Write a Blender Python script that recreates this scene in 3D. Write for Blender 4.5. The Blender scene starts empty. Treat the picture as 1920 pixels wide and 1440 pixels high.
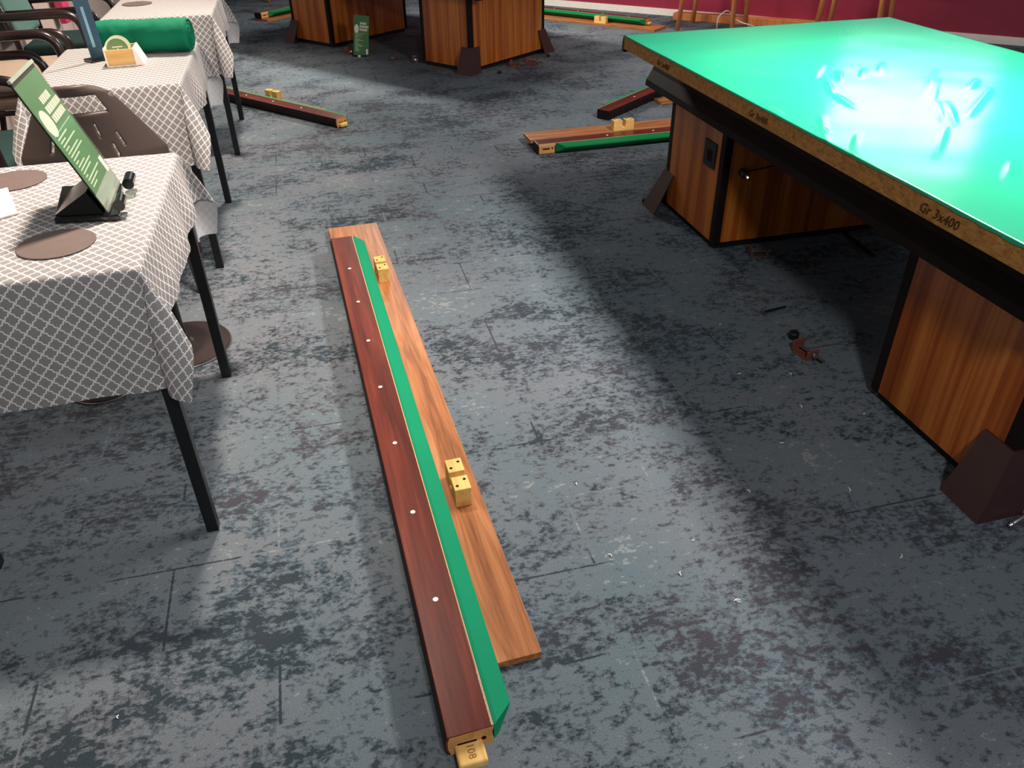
import bpy, bmesh, math, random
from mathutils import Vector, Matrix, noise

# ------------------------------------------------------------------ camera, world, lights, exposure
S = bpy.context.scene
COL = S.collection
R = math.radians
YAW, PITCH, ROLL, CAMZ, FPX = R(13.5), R(34.37), R(-1.07), 1.45, 1472.8
FWD = Vector((math.sin(YAW)*math.cos(PITCH), math.cos(YAW)*math.cos(PITCH), -math.sin(PITCH)))
_r = Vector((math.cos(YAW), -math.sin(YAW), 0)); _u = _r.cross(FWD)
RGT = _r*math.cos(ROLL) + _u*math.sin(ROLL)
UPV = -_r*math.sin(ROLL) + _u*math.cos(ROLL)
CAM = Vector((0, 0, CAMZ))
cd = bpy.data.cameras.new('camera'); co = bpy.data.objects.new('camera', cd); COL.objects.link(co)
cd.sensor_width = 36; cd.lens = 36*FPX/1920; cd.clip_start = .05; cd.clip_end = 60
m3 = Matrix((RGT, UPV, -FWD)).transposed()
co.matrix_world = Matrix.Translation(CAM) @ m3.to_4x4()
S.camera = co

def ray(x, y): return FWD + RGT*((x-960)/FPX) - UPV*((y-720)/FPX)
def P(x, y, z=0.0):
    d = ray(x, y); return CAM + d*((z-CAMZ)/d.z)
def PX(x, y, X):
    d = ray(x, y); return CAM + d*(X/d.x)
def PY(x, y, Y):
    d = ray(x, y); return CAM + d*(Y/d.y)

W = bpy.data.worlds.new('world'); S.world = W; W.use_nodes = True
bg = W.node_tree.nodes['Background']; bg.inputs[0].default_value = (.80, .90, 1.0, 1); bg.inputs[1].default_value = .15
S.view_settings.view_transform = 'Standard'; S.view_settings.look = 'None'
S.view_settings.exposure = 0.0; S.view_settings.gamma = 1; S.view_settings.use_curve_mapping = False

def area_light(name, loc, sx, sy, power, color, rot=(0, 0, 0), spread=180):
    l = bpy.data.lights.new(name, 'AREA'); l.shape = 'RECTANGLE'; l.size = sx; l.size_y = sy
    l.energy = power; l.color = color; l.spread = R(spread)
    o = bpy.data.objects.new(name, l); COL.objects.link(o); o.location = loc; o.rotation_euler = rot; return o
def spot_light(name, loc, target, power, color, angle, blend=.6, rad=.08):
    l = bpy.data.lights.new(name, 'SPOT'); l.energy = power; l.color = color; l.spot_size = R(angle); l.spot_blend = blend
    l.shadow_soft_size = rad
    o = bpy.data.objects.new(name, l); COL.objects.link(o); o.location = loc
    o.rotation_euler = (Vector(target)-Vector(loc)).to_track_quat('-Z', 'Y').to_euler(); return o
TBX, TBY = 2.035, 2.262            # centre of the near billiard table
FAR_ROT = R(37)                    # far table's short axis direction
FARC = Vector((1.24, 6.28))        # far table's pedestal corner
area_light('billiard_lamp_light', (TBX, TBY, 1.78), .28, 1.3, 135, (1.0, .93, .85))
_fx = Vector((math.cos(FAR_ROT), math.sin(FAR_ROT))); _fy = Vector((-_fx.y, _fx.x))
FC2 = FARC + _fx*.465 + _fy*1.09
area_light('far_billiard_lamp_light', (FC2.x, FC2.y, 1.78), .28, 1.3, 120, (1.0, .93, .84), (0, 0, FAR_ROT))
for i, (x, y, p) in enumerate(((-.22, 2.55, 420), (-.3, 4.5, 380), (-.3, 6.6, 280))):
    spot_light('ceiling_downlight', (x, y, 2.65), (x-.62, y-.15, .6), p, (1.0, .84, .70), 80, .9, .10)
spot_light('ceiling_downlight', (3.6, 6.6, 2.65), (3.75, 7.2, 0), 170, (1.0, .85, .74), 100, .8, .12)
spot_light('ceiling_downlight', (.3, -.9, 2.65), (.9, 2.0, .1), 175, (1.0, .98, .95), 95, .9, .15)

# ------------------------------------------------------------------ material helpers
def lin(c): return tuple((v/255/12.92 if v/255 <= .04045 else ((v/255+.055)/1.055)**2.4) for v in c) + (1,)
class NT:
    def __init__(s, name):
        s.m = bpy.data.materials.new(name); s.m.use_nodes = True; s.t = s.m.node_tree; s.n = s.t.nodes
        s.b = s.n['Principled BSDF']
    def node(s, typ, **kw):
        n = s.n.new(typ)
        for k, v in kw.items(): setattr(n, k, v)
        return n
    def link(s, a, b): s.t.links.new(a, b)
    def setin(s, sock, v):
        if isinstance(v, bpy.types.NodeSocket): s.link(v, sock)
        else: sock.default_value = v
    def coord(s, kind='Object', scale=(1, 1, 1), rot=(0, 0, 0), loc=(0, 0, 0)):
        c = s.node('ShaderNodeTexCoord'); m = s.node('ShaderNodeMapping')
        s.link(c.outputs[kind], m.inputs[0]); m.inputs['Scale'].default_value = scale
        m.inputs['Rotation'].default_value = rot; m.inputs['Location'].default_value = loc
        return m.outputs[0]
    def noise(s, vec, scale, detail=3, rough=.55, dist=0):
        n = s.node('ShaderNodeTexNoise'); s.link(vec, n.inputs['Vector'])
        n.inputs['Scale'].default_value = scale; n.inputs['Detail'].default_value = detail
        n.inputs['Roughness'].default_value = rough; n.inputs['Distortion'].default_value = dist
        return n.outputs['Fac']
    def math(s, op, a, b=0.0, c=0.0, clamp=False):
        n = s.node('ShaderNodeMath', operation=op); n.use_clamp = clamp
        s.setin(n.inputs[0], a); s.setin(n.inputs[1], b)
        if len(n.inputs) > 2: s.setin(n.inputs[2], c)
        return n.outputs[0]
    def ramp(s, fac, stops, interp='LINEAR'):
        n = s.node('ShaderNodeValToRGB'); s.setin(n.inputs[0], fac); e = n.color_ramp; e.interpolation = interp
        while len(e.elements) < len(stops): e.elements.new(.5)
        for el, (p, c) in zip(e.elements, stops):
            el.position = p; el.color = c if len(c) == 4 else (*c, 1)
        return n.outputs[0]
    def mix(s, fac, a, b, mode='MIX'):
        n = s.node('ShaderNodeMix', data_type='RGBA', blend_type=mode)
        s.setin(n.inputs[0], fac); s.setin(n.inputs[6], a); s.setin(n.inputs[7], b); return n.outputs[2]
    def bump(s, h, strength=.2, dist=.002):
        n = s.node('ShaderNodeBump'); s.setin(n.inputs['Height'], h); n.inputs['Strength'].default_value = strength
        n.inputs['Distance'].default_value = dist; s.link(n.outputs[0], s.b.inputs['Normal'])
    def done(s, col=None, rough=.5, spec=.5, metal=0, coat=0, sheen=0):
        if col is not None: s.setin(s.b.inputs['Base Color'], col)
        s.setin(s.b.inputs['Roughness'], rough); s.b.inputs['Specular IOR Level'].default_value = spec
        s.b.inputs['Metallic'].default_value = metal; s.b.inputs['Coat Weight'].default_value = coat
        s.b.inputs['Sheen Weight'].default_value = sheen
        return s.m
MATS = {}
def plain(name, rgb, rough=.5, spec=.5, metal=0, var=.12, scale=30, coat=0):
    t = NT(name); v = t.coord(); f = t.noise(v, scale, 3)
    c = lin(rgb); d = tuple(x*(1-var) for x in c[:3])+(1,); e = tuple(min(1, x*(1+var)) for x in c[:3])+(1,)
    col = t.ramp(f, [(.3, d), (.7, e)])
    MATS[name] = t.done(col, rough, spec, metal, coat); return MATS[name]

def mat_carpet():
    t = NT('carpet')
    v = t.coord('Object')
    vf = t.coord('Object', (25, 34, 1)); vf2 = t.coord('Object', (66, 92, 1), loc=(3, 7, 0)); vm = t.coord('Object', (3.2, 4.2, 1), loc=(5.3, 1.2, 0)); vp = t.coord('Object', (.8, .8, 1), loc=(2, 9, 0))
    fine = t.noise(vf, 1, 4, .62); fine2 = t.noise(vf2, 1, 3, .6); mid = t.noise(vm, 1, 4, .6); low = t.noise(vp, 1, 2)
    # rectangular tone patches of the print
    sn = t.node('ShaderNodeVectorMath', operation='SNAP'); t.link(v, sn.inputs[0]); sn.inputs[1].default_value = (.5, .25, 1)
    wn = t.node('ShaderNodeTexWhiteNoise', noise_dimensions='2D'); t.link(sn.outputs[0], wn.inputs['Vector'])
    br = t.node('ShaderNodeTexBrick'); t.link(v, br.inputs['Vector']); br.inputs['Scale'].default_value = 1
    br.inputs['Brick Width'].default_value = .5; br.inputs['Row Height'].default_value = .25; br.inputs['Mortar Size'].default_value = .004
    br.inputs['Mortar Smooth'].default_value = .6; br.inputs['Color1'].default_value = (0, 0, 0, 1); br.inputs['Color2'].default_value = (1, 1, 1, 1)
    h = t.math('MULTIPLY_ADD', fine, .95, t.math('MULTIPLY_ADD', fine2, .75, -.35))
    h = t.math('ADD', h, t.math('MULTIPLY_ADD', mid, .95, -.445))
    h = t.math('ADD', h, t.math('MULTIPLY_ADD', low, .5, -.25))
    h = t.math('ADD', h, t.math('MULTIPLY_ADD', wn.outputs['Value'], .09, -.045))
    # faint printed lines
    lm = t.ramp(t.noise(t.coord('Object', (3, 3, 1), loc=(8, 8, 0)), 1, 2), [(.5, (0, 0, 0)), (.56, (1, 1, 1))])
    line = t.math('MULTIPLY', br.outputs['Fac'], lm)
    sign = t.ramp(t.noise(t.coord('Object', (1.7, 1.7, 1), loc=(1, 3, 0)), 1, 1), [(.47, (0, 0, 0)), (.53, (1, 1, 1))])
    h = t.math('ADD', h, t.math('MULTIPLY', line, t.math('MULTIPLY_ADD', sign, .5, -.3)))
    light = t.mix(t.ramp(t.noise(t.coord('Object', (1.3, 1.3, 1), loc=(4, 0, 0)), 1, 3), [(.35, (0, 0, 0)), (.65, (1, 1, 1))]), lin((97, 110, 117)), lin((108, 112, 119)))
    midc = t.mix(t.ramp(t.noise(t.coord('Object', (1.1, 1.1, 1), loc=(0, 4, 0)), 1, 2), [(.4, (0, 0, 0)), (.6, (1, 1, 1))]), lin((78, 91, 100)), lin((88, 91, 97)))
    dark = t.mix(t.ramp(t.noise(t.coord('Object', (1.5, 1.5, 1), loc=(7, 2, 0)), 1, 2), [(.42, (0, 0, 0)), (.58, (1, 1, 1))]), lin((50, 61, 68)), lin((69, 67, 74)))
    pale = lin((130, 135, 136))
    f1 = t.ramp(h, [(.38, (0, 0, 0)), (.415, (1, 1, 1))]); f2 = t.ramp(h, [(.485, (0, 0, 0)), (.525, (1, 1, 1))]); f3 = t.ramp(h, [(.78, (0, 0, 0)), (.82, (1, 1, 1))])
    c = t.mix(f1, dark, midc); c = t.mix(f2, c, light); c = t.mix(f3, c, pale)
    pile = t.noise(v, 420, 2)
    c = t.mix(.35, c, t.ramp(pile, [(.3, (.0, .0, .0)), (.75, (1, 1, 1))]), 'SOFT_LIGHT')
    t.bump(pile, .5, .003)
    MATS['carpet'] = t.done(c, .95, .1)
mat_carpet()

def mat_zebra(name, c1, c2, c3, rough=.28):
    t = NT(name); v = t.coord('Object', (16, 16, .5)); w = t.coord('Object', (90, 90, 1.6))
    a = t.noise(v, 1, 3, .55, .3); b = t.noise(w, 1, 2)
    f = t.math('MULTIPLY_ADD', b, .22, t.math('MULTIPLY', a, .85))
    col = t.ramp(f, [(.36, lin(c1)), (.5, lin(c2)), (.62, lin(c3)), (.72, lin(c2))])
    MATS[name] = t.done(col, rough, .45)
mat_zebra('zebra_wood', (120, 54, 15), (164, 84, 29), (190, 114, 48))

def mat_grain(name, c1, c2, c3, axis='y', rough=.4, spec=.4, coat=0, ring=.8):
    t = NT(name); sc = {'y': (26, 1.6, 26), 'x': (1.6, 26, 26), 'z': (26, 26, 1.6)}[axis]
    sf = {'y': (160, 6, 160), 'x': (6, 160, 160), 'z': (160, 160, 6)}[axis]
    a = t.noise(t.coord('Object', sc), 1, 4, .6, ring); b = t.noise(t.coord('Object', sf), 1, 2)
    f = t.math('MULTIPLY_ADD', b, .25, t.math('MULTIPLY', a, .8))
    col = t.ramp(f, [(.34, lin(c1)), (.52, lin(c2)), (.7, lin(c3))])
    t.bump(f, .08, .001)
    MATS[name] = t.done(col, rough, spec, 0, coat)
mat_grain('board_wood', (118, 68, 34), (158, 98, 56), (184, 126, 80), rough=.42, ring=1.6)
mat_grain('rail_wood', (66, 22, 14), (94, 34, 21), (118, 50, 30), rough=.36, spec=.4, coat=.08)
mat_grain('pine_block', (196, 146, 72), (222, 176, 100), (234, 194, 122), rough=.6)
mat_grain('raw_wood', (170, 118, 66), (196, 144, 84), (208, 160, 100), rough=.65)
mat_grain('stool_wood', (168, 96, 50), (198, 122, 72), (212, 144, 92), 'z', rough=.4)
mat_grain('bamboo', (200, 150, 84), (218, 172, 108), (228, 186, 124), 'x', rough=.5)

def mat_chip():
    t = NT('chipboard'); v = t.coord('Object', (30, 30, 60)); a = t.noise(v, 1, 5, .7); b = t.noise(v, 5, 3, .7)
    f = t.math('MULTIPLY_ADD', b, .4, t.math('MULTIPLY', a, .6))
    col = t.ramp(f, [(.32, lin((110, 70, 28))), (.5, lin((164, 114, 56))), (.7, lin((192, 146, 84)))])
    t.bump(f, .6, .006); MATS['chipboard'] = t.done(col, .75, .25)
mat_chip()

def mat_felt(name, rgb, rough, spec, sheen=0.0):
    t = NT(name); v = t.coord(); f = t.noise(v, 260, 2); g = t.noise(v, 3, 2)
    c = lin(rgb)
    col = t.ramp(t.math('MULTIPLY_ADD', f, .3, t.math('MULTIPLY', g, .7)), [(.3, tuple(x*.93 for x in c[:3])), (.7, tuple(min(1, x*1.07) for x in c[:3]))])
    t.bump(f, .05, .0006)
    MATS[name] = t.done(col, rough, spec, sheen=sheen)
mat_felt('table_felt', (30, 146, 112), .18, .5)
mat_felt('cushion_felt', (8, 128, 90), .85, .2)
mat_felt('cushion_felt_dark', (10, 118, 66), .85, .2)
mat_felt('roll_felt', (4, 122, 88), .8, .25)

def mat_trellis():
    t = NT('trellis_cloth'); uv = t.node('ShaderNodeUVMap'); sx = t.node('ShaderNodeSeparateXYZ'); t.link(uv.outputs[0], sx.inputs[0])
    k = 1/.031
    u = t.math('MULTIPLY', sx.outputs[0], k); w = t.math('MULTIPLY', sx.outputs[1], k*.93)
    p = t.math('ADD', u, w); q = t.math('SUBTRACT', u, w)
    def lines(a, b, sg):
        wig = t.math('MULTIPLY', t.math('SINE', t.math('MULTIPLY', b, 4*math.pi)), .045*sg)
        x = t.math('ADD', a, wig)
        d = t.math('ABSOLUTE', t.math('SUBTRACT', t.math('FRACT', x), .5))      # .5 on the line
        return d
    d = t.math('MAXIMUM', lines(p, q, 1), lines(q, p, -1))
    f = t.ramp(d, [(.415, (0, 0, 0)), (.45, (1, 1, 1))])
    n = t.noise(t.coord('Object'), 300, 2)
    g = t.mix(n, lin((132, 128, 128)), lin((148, 143, 142)))
    geo = t.node('ShaderNodeNewGeometry')
    col = t.mix(f, g, lin((226, 224, 224)))
    col = t.mix(geo.outputs['Backfacing'], col, t.mix(f, lin((206, 204, 206)), lin((222, 220, 222))))
    t.bump(n, .15, .001)
    MATS['trellis_cloth'] = t.done(col, .7, .25)
mat_trellis()

plain('black_metal', (14, 14, 16), .38, .5, 0, .1)
plain('dark_stain', (24, 15, 14), .6, .18, 0, .2, 12)
plain('foot_brown', (58, 36, 36), .42, .45, 0, .08)
plain('rail_side', (24, 13, 13), .5, .2, 0, .15)
plain('white_dot', (245, 240, 230), .4, .4, 0, .03)
plain('feather', (206, 168, 120), .6, .3)
plain('hole', (44, 22, 12), .9, .1)
plain('crimson_wall', (142, 38, 62), .55, .35, 0, .06, 2)
plain('skirting', (232, 224, 216), .5, .4, 0, .04)
plain('mauve_wall', (190, 172, 164), .8, .2, 0, .05, 2)
plain('brown_plastic', (84, 72, 68), .42, .5, 0, .04)
plain('teal_fabric', (96, 128, 120), .9, .1, 0, .12, 200)
plain('dark_teal', (38, 60, 58), .85, .15, 0, .12, 200)
plain('arm_brown', (40, 26, 24), .28, .6, 0, .08)
plain('mat_brown', (104, 90, 86), .6, .3, 0, .05)
plain('stool_base', (42, 31, 30), .35, .5, 0, .06)
plain('steel', (170, 172, 176), .28, .6, .9, .05)
plain('clamp_red', (118, 66, 52), .5, .4, 0, .2, 60)
plain('iron', (92, 78, 76), .5, .5, .3, .2, 60)
plain('rubber', (18, 20, 22), .5, .4)
plain('menu_green', (66, 118, 72), .35, .5, 0, .10, 6)
plain('menu_print', (200, 216, 186), .4, .4, 0, .04)
plain('sleeve', (150, 162, 148), .3, .5, 0, .06)
plain('cream', (232, 226, 206), .45, .4, 0, .03)
plain('paper', (238, 226, 214), .7, .2, 0, .02)
plain('acrylic_black', (16, 20, 18), .18, .6, 0, .05)
plain('coaster_green', (110, 140, 88), .5, .3, 0, .08, 60)
plain('coaster_rim', (226, 232, 196), .5, .3, 0, .03)
plain('blue_card', (44, 84, 110), .35, .5, 0, .1, 8)
plain('blue_print', (150, 190, 206), .4, .4, 0, .04)
plain('pink', (206, 66, 104), .6, .3, 0, .08)
plain('ink', (70, 42, 18), .7, .2, 0, .1)
plain('pencil', (150, 104, 48), .7, .2, 0, .1)
plain('cable_white', (220, 206, 186), .4, .4, 0, .04)
plain('beige_seat', (176, 156, 138), .8, .2, 0, .06)
plain('frame_white', (225, 225, 225), .5, .4, 0, .03)
def mat_glass():
    t = NT('acrylic'); t.b.inputs['Transmission Weight'].default_value = .75; t.b.inputs['IOR'].default_value = 1.3
    t.b.inputs['Alpha'].default_value = .18
    n = t.noise(t.coord(), 5, 2)
    MATS['acrylic'] = t.done(t.ramp(n, [(.3, lin((188, 210, 190))), (.7, lin((204, 222, 204)))]), .08, .6)
mat_glass()
def mat_emit(name, rgb, st):
    t = NT(name); n = t.noise(t.coord(), 2, 1)
    c = t.ramp(n, [(.2, tuple(x*.95 for x in lin(rgb)[:3])), (.8, lin(rgb))])
    t.setin(t.b.inputs['Emission Color'], c); t.b.inputs['Emission Strength'].default_value = st
    MATS[name] = t.done(c, .3, .5)
mat_emit('glare_glow', (240, 250, 255), 7.5)  # emission of the added panel that makes the cloth glare
mat_emit('glint_glow', (255, 240, 235), 3.0)  # glow for the painted highlight on the knob, not a lamp

# ------------------------------------------------------------------ geometry helpers
class MB:
    def __init__(s): s.v = []; s.f = []; s.uv = None
    def add(s, vs, fs):
        o = len(s.v); s.v += [tuple(a) for a in vs]; s.f += [tuple(i+o for i in f) for f in fs]; return s
    def box(s, a, b, M=None):
        (x0, y0, z0), (x1, y1, z1) = a, b
        vs = [Vector((x, y, z)) for z in (z0, z1) for x, y in ((x0, y0), (x1, y0), (x1, y1), (x0, y1))]
        if M: vs = [M @ q for q in vs]
        return s.add(vs, [(3, 2, 1, 0), (4, 5, 6, 7), (0, 1, 5, 4), (1, 2, 6, 5), (2, 3, 7, 6), (3, 0, 4, 7)])
    def hexa(s, bot, top):      # four bottom and four top corners, both anticlockwise from above
        return s.add(list(bot)+list(top), [(3, 2, 1, 0), (4, 5, 6, 7), (0, 1, 5, 4), (1, 2, 6, 5), (2, 3, 7, 6), (3, 0, 4, 7)])
    def loft(s, rings, cap=True, closed=True):
        n = len(rings[0]); o = len(s.v); s.v += [tuple(p) for r in rings for p in r]
        for i in range(len(rings)-1):
            for j in range(n if closed else n-1):
                a = o+i*n+j; b = o+i*n+(j+1) % n; s.f.append((a, b, b+n, a+n))
        if cap and closed:
            s.f.append(tuple(o+j for j in reversed(range(n)))); s.f.append(tuple(o+(len(rings)-1)*n+j for j in range(n)))
        return s
    def tube(s, pts, rad, n=8, cap=True):
        pts = [Vector(p) for p in pts]; rings = []
        rads = rad if isinstance(rad, (list, tuple)) else [rad]*len(pts)
        nrm = None
        for i, p in enumerate(pts):
            t = (pts[min(i+1, len(pts)-1)]-pts[max(i-1, 0)]).normalized()
            if nrm is None: nrm = t.orthogonal().normalized()
            nrm = (nrm - t*nrm.dot(t)).normalized(); b = t.cross(nrm)
            rings.append([p+(nrm*math.cos(a)+b*math.sin(a))*rads[i] for a in [2*math.pi*k/n for k in range(n)]])
        return s.loft(rings, cap)
    def lathe(s, prof, n=32, c=(0, 0, 0)):
        rings = [[(c[0]+r*math.cos(2*math.pi*k/n), c[1]+r*math.sin(2*math.pi*k/n), c[2]+z) for k in range(n)] for r, z in prof]
        return s.loft(rings, True)
    def build(s, name, mat, parent=None, bevel=0, smooth=False, loc=None, rot=None, seg=2, subsurf=0, solid=0):
        me = bpy.data.meshes.new(name); me.from_pydata(s.v, [], s.f)
        if s.uv:
            l = me.uv_layers.new(name='UVMap')
            for lp in me.loops: l.data[lp.index].uv = s.uv[lp.vertex_index]
        bm = bmesh.new(); bm.from_mesh(me)
        if not solid and s.uv is None: bmesh.ops.recalc_face_normals(bm, faces=bm.faces)
        bm.to_mesh(me); bm.free()
        if smooth:
            for p in me.polygons: p.use_smooth = True
        me.materials.append(MATS[mat]); o = bpy.data.objects.new(name, me); COL.objects.link(o)
        if parent: o.parent = parent
        if loc is not None: o.location = loc
        if rot is not None: o.rotation_euler = rot
        if solid:
            d = o.modifiers.new('solid', 'SOLIDIFY'); d.thickness = solid; d.offset = 0
        if subsurf:
            d = o.modifiers.new('sub', 'SUBSURF'); d.levels = d.render_levels = subsurf
        if bevel:
            d = o.modifiers.new('bevel', 'BEVEL'); d.width = bevel; d.segments = seg; d.limit_method = 'ANGLE'; d.angle_limit = R(40)
        return o
def bx(name, a, b, mat, parent=None, bevel=0, **k): return MB().box(a, b).build(name, mat, parent, bevel, **k)
def tag(o, label, cat, group=None, kind=None):
    o['label'] = label
    if cat: o['category'] = cat
    if group: o['group'] = group
    if kind: o['kind'] = kind
    return o
def thing(name, label, cat, loc=(0, 0, 0), rz=0, group=None, rot=None):
    o = bpy.data.objects.new(name, None); COL.objects.link(o); o.location = loc; o.rotation_euler = rot or (0, 0, rz)
    o.empty_display_size = .1
    return tag(o, label, cat, group)
def structure(o): o['kind'] = 'structure'; return o
def bend(pts, r, n=5):           # round the corners of a polyline
    pts = [Vector(p) for p in pts]; out = [pts[0]]
    for i in range(1, len(pts)-1):
        a = (pts[i-1]-pts[i]); b = (pts[i+1]-pts[i]); ra = min(r, a.length*.45, b.length*.45)
        p0 = pts[i]+a.normalized()*ra; p2 = pts[i]+b.normalized()*ra
        for k in range(n+1):
            t = k/n; out.append(p0*(1-t)**2+pts[i]*2*t*(1-t)+p2*t*t)
    return out+[pts[-1]]
def textmesh(name, txt, size, mat, parent, M, depth=.0006, shear=0):
    cu = bpy.data.curves.new(name, 'FONT'); cu.body = txt; cu.size = size; cu.extrude = depth; cu.resolution_u = 2; cu.shear = shear
    tmp = bpy.data.objects.new('tmp', cu); COL.objects.link(tmp)
    dg = bpy.context.evaluated_depsgraph_get(); dg.update()
    me = bpy.data.meshes.new_from_object(tmp.evaluated_get(dg)); bpy.data.objects.remove(tmp)
    me.materials.clear(); me.materials.append(MATS[mat])
    o = bpy.data.objects.new(name, me); COL.objects.link(o); o.parent = parent; o.matrix_local = M; return o

# ------------------------------------------------------------------ the setting
fl = MB().box((-4.2, -1.6, -.05), (7.5, 12.5, 0)).build('floor', 'carpet'); structure(fl)
tag(fl, 'mottled blue grey distressed pattern carpet floor', None)
w0 = P(1054, 12); w1 = P(1920, 86)
wd = (w1-w0).normalized(); wn = Vector((wd.y, -wd.x, 0)); wn = wn if wn.dot(Vector((0, 0, 0))-w0) > 0 else -wn
A = w0-wd*3.2; B = w1+wd*1.6
def wallbox(name, a, b, n, t, z0, z1, mat):
    q = [a, b, b-n*t, a-n*t]
    return structure(MB().hexa([Vector((p.x, p.y, z0)) for p in q], [Vector((p.x, p.y, z1)) for p in q]).build(name, mat))
tag(wallbox('wall_back', A, B, wn, .12, 0, 2.8, 'crimson_wall'), 'crimson painted wall behind the stools', None)
tag(wallbox('baseboard_back', A+wn*.014, B+wn*.014, wn, .018, 0, .062, 'skirting'), 'white skirting along the crimson wall', None)
C0 = Vector((-1.82, -1.0, 0)); C1 = Vector((-1.82, 12.0, 0)); cn = Vector((1, 0, 0))
wl = tag(wallbox('wall_left', C0, C1, cn, .12, 0, 2.8, 'mauve_wall'), 'pale mauve panelled wall behind the armchairs', None)
for y in (4.1, 5.3, 6.5, 7.7, 8.9):      # panel joints as thin cover strips
    bx('cover_strip', (-1.822, y-.012, .0), (-1.814, y+.012, 2.8), 'mauve_wall', wl)
# added unseen glowing panel on the back wall; its reflection makes the cloth glare
wc = None
k = 2.86; gc = P(1700, 190, .76)
t_w = (A.dot(wn) - 0)/ (wn.dot(Vector((gc.x, gc.y, 0))))
wc = Vector((gc.x*t_w, gc.y*t_w, 2.05))
def wallpt(s, z, off): return Vector((wc.x, wc.y, 0))+wd*s+wn*off+Vector((0, 0, z))
def wpanel(name, s0, s1, z0, z1, o0, o1, mat, parent=None):
    q = [(s0, o0), (s1, o0), (s1, o1), (s0, o1)]
    return MB().hexa([wallpt(s, z0, o) for s, o in q], [wallpt(s, z1, o) for s, o in q]).build(name, mat, parent)
gpanel = structure(wpanel('glare_panel', -.68, .68, 1.96, 2.46, .002, .012, 'frame_white')); tag(gpanel, 'wide added glow panel high on the crimson wall', None)
for i in range(2):
    wpanel('glare_pane', -.64+.645*i, -.005+.645*i, 2.00, 2.42, .012, .018, 'glare_glow', gpanel)
for s0, s1, z0, z1 in ((-.68, .68, 1.96, 2.0), (-.68, .68, 2.42, 2.46), (-.68, -.64, 2.0, 2.42), (.64, .68, 2.0, 2.42), (-.006, .006, 2.0, 2.42)):
    wpanel('glare_frame', s0, s1, z0, z1, .012, .03, 'frame_white', gpanel)

# ------------------------------------------------------------------ billiard tables
HT = .76
def ridge_list():
    px = [((1540, 120), (1526, 148)), ((1549, 148), (1562, 175)), ((1562, 175), (1603, 204)), ((1574, 133), (1577, 152)), ((1621, 128), (1616, 147)),
          ((1655, 118), (1648, 140)), ((1757, 130), (1727, 190)), ((1759, 148), (1743, 205)), ((1760, 190), (1766, 230)), ((1776, 190), (1790, 236)),
          ((1774, 230), (1752, 296)), ((1857, 166), (1811, 222)), ((1832, 148), (1815, 170)), ((1540, 215), (1549, 270)), ((1611, 248), (1601, 292)),
          ((1441, 200), (1468, 218)), ((1900, 300), (1885, 345)), ((1520, 235), (1555, 250))]
    return [((P(*a, HT)).to_2d(), (P(*b, HT)).to_2d(), random.Random(i).uniform(.007, .011)) for i, (a, b) in enumerate(px)]
def seg_d(p, a, b):
    ab = b-a; t = max(0, min(1, (p-a).dot(ab)/ab.length_squared)); return (p-(a+ab*t)).length, t
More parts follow.
